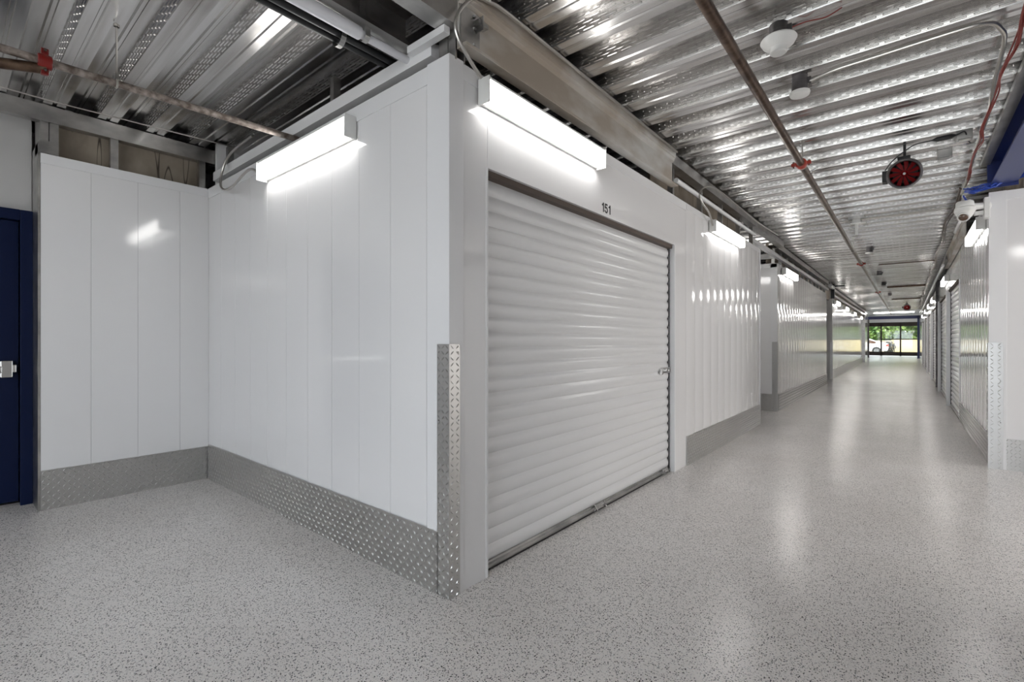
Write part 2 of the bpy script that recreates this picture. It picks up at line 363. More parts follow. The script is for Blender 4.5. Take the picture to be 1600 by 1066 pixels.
# right block : face toward the camera and corridor face with doors
RD = [(10.20, 12.30), (13.55, 15.65), (18.2, 20.3), (22.4, 24.5), (26.4, 28.5), (30.4, 32.5)]
m = MB(); panels(m, (6.0, 6.54), (RX - .02, 6.54), 0, WT + .07, (0, -1), .60, .001, .05)
w = m.build('wall_right_end', PANEL); structure(w, 'white panelled end wall at the frame edge under the blue beam', 'wall')
m = MB(); m.box(RX + .10, 6, 6.532, 6.54, WT - .01, WT + .075); m.box(RX - .022, RX + .10, 6.53, 6.54, 0, WT + .078); m.build('top_trim', TRIM, w, .001)
m = MB(); y = 6.54; 
for a, b in RD + [(34.4, 34.4)]:
    panels(m, (RX, a), (RX, y), 0, WT + .07, (-1, 0), .29, .0035 if y < 9 else .0015, .05)
    if b > a: panels(m, (RX, b), (RX, a), 2.2, WT + .07, (-1, 0), 9, 0, .05)
    y = b
w = m.build('wall_corridor_right', PANEL); structure(w, 'white mirror-glossy corridor wall with a row of shutter doors', 'wall')
m = MB()
for a, b in RD:
    m.box(RX - .012, RX + .06, a - .03, a + .0, 0, 2.2); m.box(RX - .06, RX + .06, b, b + .03, 0, 2.2)
    m.box(RX - .06, RX, b + .03, b + .10, 0, 2.2)
m.build('door_jamb', TRIM, w, .002)
m = MB(); m.box(RX - .05, RX + .06, 17.0, 17.12, 0, CZ); w = m.build('column_right', DULL); structure(w, 'grey steel post standing against the right corridor wall between shutters', 'column')
m = MB(); m.box(RX, RX + .05, Y1, 50, 0, 3.3); structure(m.build('wall_lobby_right', PANEL), 'white wall past the last shutter beside the blue portal', 'wall')
# block right of the camera and end walls that close the hall
m = MB(); m.box(.95, 1.0, -4.5, 3.3, 0, WT); m.box(.95, 6, 3.25, 3.3, 0, WT); m.box(6, 6.05, 3.25, 6.6, 0, CZ)
structure(m.build('wall_near_block', NEARW), 'white panel walls of the unit block on the open side of the corridor mouth', 'wall')
# back partition of upper void right
m = MB(); m.box(RX + .22, RX + .25, 6.6, 34.4, WT + .05, 3.02); m.box(RX + .25, 6, 6.75, 6.78, WT + .05, 3.02)
structure(m.build('wall_upper_right', WOODB), 'brown boarded strip above the right white wall', 'wall')
m = MB(); m.box(-1.90, -1.87, 4.3, 7.45, WT - .05, 3.02); m.box(-1.98, -1.95, 9.6, 34.4, WT - .05, 3.02)
structure(m.build('wall_upper_left', WOODB), 'brown boarded strip behind studs above the corridor wall', 'wall')

m = MB(); m.box(-5.70, -5.60, -4.5, 50.3, -.08, 3.5); m.box(-5.6, -5.2, 1.58, 1.63, 0, 3.02)
structure(m.build('wall_outer_left', GYP), 'plain outer wall of the building on the left', 'wall')
m = MB(); m.box(9.0, 9.1, -4.5, 50.3, -.08, 3.5); m.box(1.0, 9, -4.5, -4.4, 0, 3.02); m.box(-5.2, -2.6, -4.5, -4.4, 0, 3.02)  # last box: unseen wall added to cut daylight on the left side
structure(m.build('wall_outer_right', GYP), 'plain outer wall of the building on the right, plus an added unseen wall blocking light behind the viewpoint', 'wall')
# ------------------------------------------------------------------ tread-plate skirtings and corner guards
def skirt(name, lab, segs, h=.305, cell=.028):
    m = MB()
    for (a, b, n, st) in segs: tread(m, a, b, 0.0, h, n, studs=st, cell=cell)
    return structure(m.build(name, TREAD, fixn=False), lab, 'skirting')
skirt('baseboard_wing', 'diamond tread-plate skirting along the wing wall with the near lamp', [((-4.83, 1.562), (WX - .07, 1.562), (0, -1), True)])
skirt('baseboard_left', 'diamond tread-plate skirting between the navy door and inner corner', [((-4.847, 1.56), (-4.847, .487), (1, 0), True)], .29)
skirt('baseboard_corridor_left', 'diamond tread-plate skirting just beyond door 151', [((WX + .005, 4.75), (WX + .005, 7.79), (1, 0), True)], .29)
skirt('baseboard_second_block', 'diamond tread-plate skirting round the second white block', [((-1.752, 9.5), (-1.79, 16.4), (1, 0), True), ((-3.2, 9.392), (-1.84, 9.392), (0, -1), True)], .30, .045)
skirt('baseboard_third_block', 'diamond tread-plate skirting along the farther white wall', [((-1.855, 18.5), (-2.01, 34.3), (1, 0), False)], .30)
skirt('baseboard_right', 'diamond tread-plate skirting on the right corridor wall before its first shutter', [((RX - .004, 10.14), (RX - .004, 6.6), (-1, 0), True)], .30, .04)
skirt('baseboard_right_end', 'diamond tread-plate skirting on the end wall at the frame edge', [((RX + .09, 6.534), (6, 6.534), (0, -1), True)], .30)
def guard(x, y, nx, ny, lx, ly, lab, cell=.028):
    """angle guard on a corner at (x,y): one leg lx wide along x on the face toward ny, one ly wide along y on the face toward nx"""
    m = MB(); sx = -nx
    tread(m, (x + sx * lx, y), (x + nx * .003, y), 0, 1.22, (0, ny), .004, cell)
    tread(m, (x, y + (-ny) * ly), (x, y + ny * .003), 0, 1.22, (nx, 0), .004, cell)
    e = empty('corner_guard', (x, y, 0), lab, 'corner guard'); m.build('angle_plate', TREAD, e, fixn=False)
    for z in (.06, .45, .85, 1.18):
        s_ = MB(); s_.lathe([(0, .004), (.004, .003), (.005, 0)], (x + sx * lx * .82, y + ny * .004, z), (0, ny, 0), 10); s_.build('rivet', CHROME, e)
        s_ = MB(); s_.lathe([(0, .004), (.004, .003), (.005, 0)], (x + nx * .004, y - ny * ly * .8, z), (nx, 0, 0), 10); s_.build('rivet', CHROME, e)
guard(WX + .006, 1.563, 1, -1, .082, .068, 'tread-plate corner guard on the white corner beside door 151')
guard(-1.752, 9.39, 1, -1, .085, .06, 'tread-plate corner guard on the second block past the side aisle')
guard(-1.852, 18.39, 1, -1, .085, .06, 'small far tread-plate corner guard on the third white block', .04)
guard(RX - .024, 6.528, -1, -1, .10, .06, 'tread-plate corner guard on the right block below the dome camera', .036)

# ------------------------------------------------------------------ shutters
def shutter(name, x, face, y0, y1, ztop, lab, full=False, segs=1):
    """roll-up door: face +1 looks toward +x"""
    e = empty(name, (x, (y0 + y1) / 2, 0), lab, 'door', None, 'structure')
    pitch = .0825; zb = .045; prof = []; z = zb
    while z < ztop + .02:
        for (dz, dx) in ((0, 0), (.009, .0055), (.020, .0095), (.032, .0115), (.044, .0118), (.056, .0102), (.067, .0068), (.0765, .0015)):
            prof.append((dx, z + dz))
        z += pitch
    pr = prof + [(-.006, prof[-1][1]), (-.006, zb)]
    m = MB(); m.prism(pr, (x, y0, 0), (face, 0, 0), (0, 0, 1), (0, y1 - y0, 0), 0, True); m.build('curtain', CURT, e)
    m = MB(); m.prism([(0, .012), (.022, .012), (.026, .02), (.026, .032), (.012, .036), (.012, .047), (0, .047)], (x, y0, 0), (face, 0, 0), (0, 0, 1), (0, y1 - y0, 0)); m.build('bottom_bar', GALV, e)
    m = MB(); m.box(x, x + face * .02, y0, y1, .0, .013); m.build('rubber_seal', RUB, e)
    m = MB(); m.box(x - face * .03, x + face * .02, y1 - .012, y1, 0, ztop); m.box(x - face * .03, x + face * .02, y0, y0 + .012, 0, ztop)
    m.build('guide_track', BLACK if full else DULL, e)
    m = MB(); m.box(x - .01 * face, x + face * .045, y0, y1, ztop - .032, ztop); m.build('header_seal', BROWN, e)
    if full:
        m = MB()
        for k in range(25): m.box(x + .012, x + .024, y1 - .02, y1 - .006, .10 + k * pitch, .14 + k * pitch)
        m.build('curtain_clips', DULL, e)
        for yb, wd in ((3.08, .16), (4.29, .12)):
            m = MB(); m.prism([(0, 0), (wd, 0), (wd - .025, .03), (.025, .03)], (x + .026, yb - wd / 2, .02), (0, 1, 0), (0, 0, 1), (.012, 0, 0))
            for q in (yb - wd / 2 + .01, yb + wd / 2 - .02): m.prism([(0, 0), (.03, 0), (0, .045)], (x + .026, q, .02), (1, 0, 0), (0, 0, 1), (0, .01, 0))
            m.build('lift_handle', CHROME, e)
        l = MB(); l.box(x + .014, x + .034, y1 - .20, y1 - .01, .94, .99); l.box(x + .034, x + .05, y1 - .15, y1 - .06, .952, .978); l.box(x + .014, x + .04, y1 - .225, y1 - .2, .93, .985)
        l.lathe([(0, .012), (.012, .01), (.013, 0)], (x + .05, y1 - .105, .965), (1, 0, 0), 12)
        l.build('slide_latch', CHROME, e, .002)
    return e
d = shutter('door_2', -1.755, 1, 1.845, 4.435, 2.14, 'wide white roll-up shutter door numbered 151', True)
nb = MB()
def stroke(pts, w):
    P = [Vector((a, b, 0)) for a, b in pts]
    for i in range(len(P) - 1):
        d_ = (P[i + 1] - P[i]).normalized(); n_ = Vector((-d_.y, d_.x, 0)) * w / 2; a_, b_ = P[i] - d_ * (w * .18 if i else 0), P[i + 1] + d_ * (w * .18 if i < len(P) - 2 else 0)
        q = [a_ + n_, a_ - n_, b_ - n_, b_ + n_]; nb.prism([(v.x, v.y) for v in q], (WX + .0003 + i * 2e-5, 3.05, 2.166), (0, 1, 0), (0, 0, 1), (.0012, 0, 0))
for ox in (0, .098):
    stroke([(ox + .024, 0), (ox + .024, .068)], .013); stroke([(ox + .003, .047), (ox + .024, .060)], .011)
stroke([(.084, .062), (.052, .062), (.049, .034)], .0115)
stroke([(.049, .034)] + [(.064 + .0185 * math.cos(t), .0225 + .0185 * math.sin(t)) for t in [math.radians(a) for a in (125, 95, 65, 35, 5, -25, -55, -85, -115, -145, -170)]], .0115)
no = nb.build('door_number', BLACK, d); no['label'] = 'black number 151 above the shutter'
ords = ['first white shutter door past the glossy panels on the right corridor wall', 'second white shutter door along the right corridor wall', 'third white shutter door along the right corridor wall, just past the grey post',
        'fourth white shutter door along the right corridor wall', 'fifth white shutter door along the right corridor wall', 'last white shutter door along the right corridor wall']
for i, (a, b) in enumerate(RD): shutter('door_%d' % (i + 3), RX + .016, -1, a + .0, b, 2.2, ords[i])
# ------------------------------------------------------------------ navy door
e = empty('door_1', (-5.2, -.1, 0), 'navy blue steel exit door with a silver push bar', 'door', None, 'structure')
m = MB(); m.box(-5.215, -5.12, .405, .472, 0, 2.22); m.box(-5.215, -5.12, -.62, -.56, 0, 2.22); m.box(-5.215, -5.12, -.56, .405, 2.14, 2.22); m.build('door_frame', BLUED, e, .003)
m = MB(); m.box(-5.21, -5.165, -.555, .40, .03, 2.135); m.build('door_leaf', BLUED, e, .002)
m = MB(); m.box(-5.165, -5.10, .30, .365, .965, 1.09); m.box(-5.165, -5.115, .365, .385, 1.0, 1.06); h = m.build('push_bar', CHROME, e, .006)
m2 = MB(); m2.box(-5.125, -5.085, -.5, .31, 1.0, 1.05); m2.build('push_rail', CHROME, e, .006)
m = MB(); m.box(-5.25, -5.16, -.56, .405, 0, .018); m.build('threshold', GALV, e, .003)

# ------------------------------------------------------------------ tube lamps
def lamp(cx, cy, z0, axis, out, lab, length=1.18, cable=None, cable_label=None):
    """wall lamp. axis 'x'/'y' = its run; out = direction it faces"""
    e = empty('tube_lamp', (cx, cy, z0), lab, 'lamp', 'white tube lamps high on the walls')
    D, Hh = .075, .13; h = length / 2
    def bx(m, a0, a1, o0, o1, q0, q1):
        if axis == 'y': m.box(cx + out * o0, cx + out * o1, cy + a0, cy + a1, z0 + q0, z0 + q1)
        else: m.box(cx + a0, cx + a1, cy + out * o0, cy + out * o1, z0 + q0, z0 + q1)
    m = MB(); bx(m, -h, h, 0, .018, .01, Hh); bx(m, -h, h, .018, D - .006, Hh - .012, Hh); m.build('housing', WPL, e, .001)
    m = MB(); bx(m, -h + .004, h - .004, .019, D - .004, .006, Hh - .013); m.build('lens', LENS2 if cy > 9 else LENS, e, .006)
    m = MB(); bx(m, -h - .006, -h + .003, 0, D + .001, 0, Hh + .002); m.build('end_cap', WPL, e, .002)
    m = MB(); bx(m, h - .003, h + .006, 0, D + .001, 0, Hh + .002); m.build('end_cap', WPL, e, .002)
    if cable:
        m = MB(); m.tube(catenary(cable), .009, 8); o = m.build('flexible_conduit', COND); tag(o, cable_label, 'conduit')
    return e
lamp(-3.06, 1.562, 2.405, 'x', -1, 'tube lamp on the wing wall above the inner corner', 1.17,
     [(-3.66, 1.53, 2.45), (-3.8, 1.50, 2.52), (-4.1, 1.48, 2.44), (-4.35, 1.5, 2.50), (-4.42, 1.53, 2.65), (-4.3, 1.55, 2.78), (-4.0, 1.6, 2.86)], 'grey conduit looping from the wing lamp at the inner corner')
ys = [(1.757, WX + .012, 'tube lamp mounted over the number 151 shutter'), (5.42, WX + .012, 'tube lamp on the ribbed white panels past door 151'),
      (9.75, -1.75, 'tube lamp on the second block past the side aisle'), (18.7, -1.85, 'tube lamp just past the dark bracket on the third left block'),
      (22.2, -1.88, 'small far tube lamp, second on the third left block'), (26.6, -1.93, 'tiny far tube lamp, third on the third left block'), (31.2, -1.97, 'tiniest farthest tube lamp on the left corridor wall')]
cabs = {0: [(-1.6, 1.697, 2.517), (-1.6, 1.621, 2.567), (-1.6, 1.546, 2.631), (-1.6, 1.525, 2.692), (-1.6, 1.558, 2.78), (-1.615, 1.67, 2.90), (-1.612, 1.77, 2.932), (-1.606, 1.90, 2.944), (-1.606, 2.3, 2.946), (-1.606, 2.9, 2.946), (-1.606, 3.6, 2.944), (-1.606, 4.28, 2.946)],
        1: [(-1.64, 5.42, 2.50), (-1.62, 5.232, 2.592), (-1.62, 5.026, 2.648), (-1.62, 4.928, 2.704), (-1.62, 4.987, 2.783), (-1.62, 5.275, 2.881), (-1.62, 5.734, 2.915), (-1.62, 6.557, 2.907), (-1.62, 7.404, 2.905), (-1.62, 8.697, 2.955)]}
for i, (y, x, lb) in enumerate(ys): lamp(x, y + .6, 2.43, 'y', 1, lb, 1.19, cabs.get(i), ['silver conduit curling from the lamp over door 151 along the header beam', 'silver conduit arching up from the lamp past door 151'][i] if i < 2 else None)
for y, lb in ((6.95, 'tube lamp behind the dome camera on the right corridor wall'), (12.6, 'tube lamp over the gap past the first right shutter'), (18.4, 'tube lamp over the third right shutter'),
              (21.8, 'small tube lamp between the third and fourth right shutters'), (25.7, 'tiny tube lamp before the fifth right shutter'), (30.6, 'tiniest farthest tube lamp on the right wall')):
    lamp(RX - .006, y + .6, 2.40, 'y', -1, lb, 1.19)
lamp(-2.7, 7.806, 2.43, 'x', 1, 'added unseen tube lamp inside the narrow side aisle on the left')  # added out of view to light the end face of the second block
lamp(1.7, 3.305, 2.43, 'x', 1, 'tube lamp on the open-side block facing the blue beam')
lamp(.945, -1.2, 2.43, 'y', -1, 'added unseen fill lamp on the open-side block near the corridor mouth')  # added out of frame to brighten the corridor-facing surfaces
lamp(.945, -3.2, 2.43, 'y', -1, 'added unseen fill lamp on the open-side block behind the viewpoint')  # another unseen lamp added for brightness
lamp(-5.195, -2.6, 2.43, 'y', 1, 'added unseen fill lamp on the plain wall behind the viewpoint')  # added behind the camera as fill, never in view

# ------------------------------------------------------------------ steel above the walls
def solo(mb, name, mats, label, cat, group=None, bevel=0, fixn=True):
    return tag(mb.build(name, mats, None, bevel, fixn), label, cat, group)
def chan(m, x, y0, y1, z0, z1, fl, t=.006, mi=0):
    """C channel running along y, web at x, flanges toward fl"""
    f = fl
    m.prism([(0, z0), (f, z0), (f, z0 + .02), (f - math.copysign(t, f), z0 + .02), (f - math.copysign(t, f), z0 + t), (math.copysign(t, f), z0 + t), (math.copysign(t, f), z1 - t), (f - math.copysign(t, f), z1 - t), (f - math.copysign(t, f), z1 - .02), (f, z1 - .02), (f, z1), (0, z1)],
            (x, y0, 0), (1, 0, 0), (0, 0, 1), (0, y1 - y0, 0), mi)
# header beam above 151
m = MB(); m.prism([(0, 2.64), (.065, 2.64), (.065, 2.655), (.012, 2.662), (.012, 2.86), (.03, 2.875), (.035, 2.90), (.045, 2.905), (.048, 2.955), (0, 2.955)], (-1.67, 1.60, 0), (1, 0, 0), (0, 0, 1), (0, 2.70, 0))
hb = solo(m, 'header_beam', GALVB, 'long galvanised steel header beam above door 151', 'beam', None, .001)
m = MB(); m.box(-1.662, -1.652, 1.61, 1.74, 2.68, 2.86)
for z in (2.70, 2.78, 2.84): m.lathe([(0, .012), (.009, .01), (.010, 0)], (-1.652, 1.70, z), (1, 0, 0), 6)
m.build('bolted_plate', GALV, hb)
m = MB(); m.box(-1.65, -1.61, 1.69, 1.76, 2.79, 2.81); m.box(-1.65, -1.60, 1.71, 1.715, 2.76, 2.83); m.build('clip_bracket', GALV, hb)
# rail and track beyond
m = MB(); m.tube([(-1.645, 4.36, 2.72), (-1.645, 7.3, 2.72)], .022, 14); solo(m, 'stud_rail', TRIM, 'pale round rail above the panels past door 151', 'rail')
m = MB(); chan(m, -1.652, 4.31, 9.4, 2.86, 2.955, -.09); solo(m, 'ceiling_track', GALV, 'steel track under the deck past the header beam', 'track', 'steel wall tracks')
m = MB(); chan(m, -1.745, 9.41, 16.4, 2.86, 2.955, -.09); m.box(-1.86, -1.80, 16.4, 18.4, 2.86, 2.95); chan(m, -1.84, 18.4, 34.3, 2.86, 2.955, -.08)
solo(m, 'ceiling_track', GALV, 'steel track under the deck over the second and third blocks', 'track', 'steel wall tracks')
m = MB(); m.box(-1.79, -1.735, 7.6, 16.3, 2.685, 2.745); solo(m, 'stud_rail', TRIM, 'square steel rail over the second block', 'rail')
m = MB(); m.box(-1.89, -1.83, 18.5, 34.3, 2.685, 2.745); solo(m, 'stud_rail', TRIM, 'square steel rail over the third block', 'rail')
m = MB(); m.box(-3.6, -1.80, 9.41, 9.47, 2.69, 2.78); solo(m, 'stud_rail', GALV, 'short steel rail crossing above the end of the second block', 'rail')
def stud(x, y, z0, z1, lab, w=.04, dp=.05, ax='x', grp='steel studs above the walls', mt=GALV):
    m = MB(); m.prism([(0, 0), (w, 0), (w, dp), (w - .004, dp), (w - .004, .004), (.004, .004), (.004, dp), (0, dp)], (x, y, z0), (0, 1, 0) if ax == 'x' else (1, 0, 0), (-1, 0, 0) if ax == 'x' else (0, 1, 0), (0, 0, z1 - z0))
    return solo(m, 'steel_stud', mt, lab, 'stud', grp)
for i, y in enumerate((4.42, 5.23, 5.96, 6.74, 7.42)):
    stud(-1.70, y, WT, 2.86, ['steel stud at the end of the header beam', 'steel stud nearest the lamp cable past door 151', 'middle steel stud above the lamp past door 151', 'steel stud past the lamp beyond door 151', 'steel stud at the aisle corner of the first block'][i])
for i in range(12):
    stud(-1.81, 9.45 + i * .61, WT, 2.86, 'steel stud in the row above the second block')
for i in range(16):
    stud(-1.93, 18.6 + i * .95, WT, 2.86, 'steel stud in the row above the third block')
for i, (y, w_) in enumerate(((.535, .05), (.885, .05), (1.50, .05))):
    stud(-4.87, y, 2.60, 2.86, ['steel stud above the end post by the navy door', 'steel stud in the middle of the brown boards', 'dark steel stud at the inner corner'][i], w_)
m = MB(); m.prism([(0, 0), (.10, 0), (.10, -.012), (.105, -.012), (.105, .11), (0, .11)], (-4.96, -.62, 2.855), (1, 0, 0), (0, 0, 1), (0, 2.6, 0)); 
solo(m, 'ceiling_track', GALV, 'steel track under the deck above the left boards', 'track', 'steel wall tracks', .001)
m = MB(); m.box(-4.848, -4.842, .478, .58, 2.606, 2.70); solo(m, 'corner_clip', GALV, 'short steel clip plate on top of the end post', 'clip')
# strut over the wing wall
m = MB(); m.prism([(0, 0), (.052, 0), (.052, .075), (.040, .075), (.040, .07), (.012, .07), (.012, .075), (0, .075)], (-4.79, 1.585, 2.668), (0, 1, 0), (0, 0, 1), (2.95, 0, 0)); m.box(-1.98, -1.70, 1.545, 1.583, 2.712, 2.748)
solo(m, 'strut_channel', TRIM, 'long pale steel strut running above the wing wall', 'strut', None, .001)
stud(-2.93, 1.66, 2.70, 2.97, 'short steel stud standing on the wing wall strut', .04, .05, 'y')
stud(-4.70, 1.66, 2.62, 2.97, 'steel stud behind the strut at the inner corner', .04, .05, 'y')
# corner post over the wall corner
m = MB(); m.box(-1.80, -1.735, 1.60, 1.66, WT, CZ); m.box(-1.73, -1.68, 1.60, 1.61, WT, CZ); m.box(-1.80, -1.68, 1.66, 1.665, WT, CZ)
solo(m, 'corner_post', GALV, 'galvanised post rising from the white wall corner to the deck', 'post', None, .001)
# channels that run overhead toward the camera
m = MB(); chan(m, -2.07, -4.4, 1.60, 2.75, 2.955, .10, .008); solo(m, 'overhead_channel', GALV, 'overhead steel channel beside the white plastic pipe', 'beam', 'overhead channels at the corner')
m = MB(); chan(m, -1.665, -4.4, 1.60, 2.75, 2.955, -.10, .008); solo(m, 'overhead_channel', GALV, 'overhead steel channel meeting the corner post', 'beam', 'overhead channels at the corner')
# ------------------------------------------------------------------ pipes on the left
def pipe(name, pts, r, mt, lab, grp=None, n=14):
    m = MB(); m.tube(pts, r, n); return solo(m, name, mt, lab, 'pipe', grp)
sp = pipe('sprinkler_pipe', [(-3.36, -4.3, 2.64), (-3.345, .2, 2.64), (-3.26, 1.9, 2.64)], .020, PIPE2, 'weathered sprinkler pipe above the lobby that ends over the wing lamp')
m = MB(); m.tube([(-3.35, .36, 2.61), (-3.42, .10, 2.57), (-3.55, -.5, 2.50)], .026, 12); m.build('branch_pipe', PIPE, sp)
def clamp(x, y, z, r, lab, par, up=False):
    m = MB(); m.lathe([(r, -.028), (r + .014, -.026), (r + .017, -.01), (r + .017, .01), (r + .014, .026), (r, .028)], (x, y, z), (0, 1, 0), 20)
    for s_ in (-1, 1):
        if up: m.box(x - .012, x + .012, y - .014, y + .014, z + s_ * (r + .010), z + s_ * (r + .045))
        else: m.box(x + s_ * (r + .010), x + s_ * (r + .045), y - .014, y + .014, z - .012, z + .012)
    c = m.build('coupling', REDD if up else RED, par, .002); c['label'] = lab
    for s_ in (-1, 1):
        m = MB()
        if up: m.tube([(x - .028, y, z + s_ * (r + .03)), (x + .028, y, z + s_ * (r + .03))], .006, 8); m.lathe([(.011, -.004), (.011, .004)], (x + .02, y, z + s_ * (r + .03)), (1, 0, 0), 6)
        else: m.tube([(x + s_ * (r + .03), y, z - .028), (x + s_ * (r + .03), y, z + .028)], .006, 8); m.lathe([(.011, -.004), (.011, .004)], (x + s_ * (r + .03), y, z + .02), (0, 0, 1), 6)
        m.build('bolt', CHROME, c)
clamp(-3.345, .35, 2.64, .020, 'dark red pipe coupling', sp, True)
m = MB(); m.lathe([(.011, 0), (.013, .012), (.009, .018), (.006, .03), (0, .03)], (-3.342, .17, 2.66), (0, 0, 1), 12)
m.tube([(-3.342, .155, 2.68), (-3.342, .15, 2.70), (-3.342, .165, 2.72)], .003, 6); m.tube([(-3.342, .185, 2.68), (-3.342, .19, 2.70), (-3.342, .175, 2.72)], .003, 6); sh = m.build('sprinkler_head', AMBER, sp)
m = MB(); m.lathe([(0, 0), (.016, .001), (.016, .003), (0, .004)], (-3.342, .17, 2.72), (0, 0, 1), 14); m.build('deflector', CHROME, sh)
def hanger(x, y, zp, r, lab, ztop=CZ + .0):
    e = empty('pipe_hanger', (x, y, zp), lab, 'pipe hanger', 'rod hangers holding the sprinkler pipes')
    m = MB(); m.tube([(x, y, zp + r + .03), (x, y, ztop)], .005, 8); m.lathe([(.014, 0), (.014, .012), (.008, .02)], (x, y, ztop - .02), (0, 0, 1), 8); m.build('rod', COND, e)
    m = MB(); pts = [(x + (r + .003) * math.sin(a), y, zp + (r + .003) * math.cos(a)) for a in [i * PI / 8 for i in range(17)]]; m.tube(pts, .005, 6, caps=False); m.box(x - .012, x + .012, y - .008, y + .008, zp + r, zp + r + .035); m.build('clevis', COND, e)
hanger(-3.325, .63, 2.64, .020, 'thin rod hanger holding the weathered pipe at upper left')
for i, x in enumerate((-2.235, -2.185)):
    pipe('black_pipe', [(x, -4.3, 2.77), (x, 3.2, 2.77)], .019, BLACK, ['outer black pipe of the pair above the wing wall', 'inner black pipe of the pair above the wing wall'][i], 'pair of black pipes')
pp = pipe('plastic_pipe', [(-2.03, -4.3, 2.715), (-2.03, 1.30, 2.715)], .030, PVC, 'white plastic pipe with a wider sleeve passing over the wing wall')
m = MB(); m.tube([(-2.03, 1.28, 2.715), (-2.03, 2.9, 2.715)], .020, 14); m.build('narrow_pipe', PVC, pp)
for (x, y, z, r, lab) in ((-2.03, 1.33, 2.715, .023, 'steel strap around the white plastic pipe'), (-2.21, 1.30, 2.77, .045, 'steel strap around the pair of black pipes')):
    m = MB(); pts = [(x + (r + .003) * math.cos(a), z + (r + .003) * math.sin(a)) for a in [PI * i / 10 - PI for i in range(11)]]
    pts = [(x - r - .003, CZ - .0)] + pts + [(x + r + .003, CZ - .0)]
    for i in range(len(pts) - 1):
        (a, b), (c, d_) = pts[i], pts[i + 1]; m.quad((a, y - .013, b), (c, y - .013, d_), (c, y + .013, d_), (a, y + .013, b))
    o = m.build('pipe_strap', GALV, fixn=False); so = o.modifiers.new('s', 'SOLIDIFY'); so.thickness = .002; tag(o, lab, 'strap')
m = MB(); m.tube(catenary([(-4.57, -1.5, 2.93), (-4.57, .27, 2.90), (-4.52, .9, 2.895), (-4.48, 1.66, 2.91)]), .005, 6)
solo(m, 'cable', COND, 'thin grey cable strung below the deck along the left track', 'cable')
# ------------------------------------------------------------------ corridor sprinkler pipe
cp = pipe('sprinkler_pipe', [(-.70, -4.4, 2.75), (-.70, 34.3, 2.75)], .028, PIPE, 'long brown-black sprinkler pipe running down the corridor ceiling', None, 18)
for y, lab in ((4.72, 'orange-red coupling on the corridor pipe at its hanging rod'), (11.6, 'red coupling midway along the corridor pipe'), (18.6, 'small far coupling on the corridor pipe')): clamp(-.70, y, 2.75, .028, lab, cp)
for y, lab in ((4.78, 'rod hanger beside the orange-red coupling'), (9.8, 'rod hanger on the corridor pipe before the middle coupling'), (14.8, 'rod hanger past the middle coupling on the corridor pipe'), (21.0, 'far rod hanger on the corridor pipe')): hanger(-.70, y, 2.75, .028, lab)
m = MB(); m.lathe([(0, -.03), (.012, -.028), (.006, -.01), (.010, 0)], (-.66, 5.05, 2.77), (1, 0, .4), 12); m.tube([(-.68, 5.05, 2.765), (-.63, 5.05, 2.785)], .009, 8); m.lathe([(0, 0), (.016, .002), (.016, .005), (0, .006)], (-.62, 5.05, 2.79), (1, 0, .4), 12)
m.build('sprinkler_head', CHROME, cp)['label'] = 'chrome sprinkler head'
# ------------------------------------------------------------------ detectors, siren, access unit
def dome(x, y, kind, lab, s=1.):
    e = empty('smoke_detector' if kind else 'ceiling_speaker', (x, y, 2.8), lab, 'ceiling fixture')
    m = MB(); m.lathe([(0, 0), (.045 * s, 0), (.045 * s, -.04), (.047 * s, -.042), (.047 * s, -.085 if not kind else -.11), (0, -.085 if not kind else -.11)], (x, y, CZ), (0, 0, 1), 20); m.box(x + .04 * s, x + .065 * s, y - .012, y + .012, CZ - .06, CZ - .02); m.build('junction_box', DULL, e)
    m = MB()
    if kind: m.lathe([(0, -.10), (.058 * s, -.10), (.060 * s, -.108), (.056 * s, -.122), (.03 * s, -.130), (0, -.131)], (x, y, CZ), (0, 0, 1), 28)
    else: m.lathe([(0, -.075), (.085 * s, -.078), (.090 * s, -.086), (.078 * s, -.108), (.045 * s, -.128), (.042 * s, -.135), (.042 * s, -.152), (.036 * s, -.158), (0, -.159)], (x, y, CZ), (0, 0, 1), 32)
    m.build('cover', WPL, e)
    return e
a = dome(-.545, 2.95, 0, 'wide white cone-shaped ceiling unit nearest the camera'); 
m = MB(); m.tube(catenary([(-.49, 2.95, 2.93), (-.42, 2.99, 2.955), (-.33, 2.97, 2.93), (-.26, 2.98, 2.955)]), .003, 6); m.build('red_wire', REDW, a)
dome(-.545, 3.62, 1, 'white disc smoke detector on a steel box behind the cone unit')
for y, lab in ((11.0, 'small far smoke detector past the white bracket antenna'), (15.0, 'smoke detector beside the corridor pipe, third along'), (17.8, 'smoke detector beside the corridor pipe, fourth along'), (22., 'tiny farthest smoke detector')): dome(-.54 if y < 20 else -.5, y, 1, lab, 1.1)
e = empty('antenna_bracket', (-.55, 8.2, 2.9), 'white bracket with a white stick antenna pointing down from the deck', 'antenna')
m = MB(); m.box(-.64, -.46, 8.16, 8.24, 2.93, 2.97); m.box(-.60, -.50, 8.17, 8.23, 2.88, 2.93); m.build('mount_plate', GALV, e, .002)
m = MB(); m.box(-.62, -.44, 8.17, 8.23, 2.865, 2.885); m.box(-.565, -.53, 8.18, 8.22, 2.71, 2.87); m.tube([(-.64, 8.2, 2.82), (-.55, 8.2, 2.78)], .012, 8); m.build('antenna_stick', WPL, e, .003)
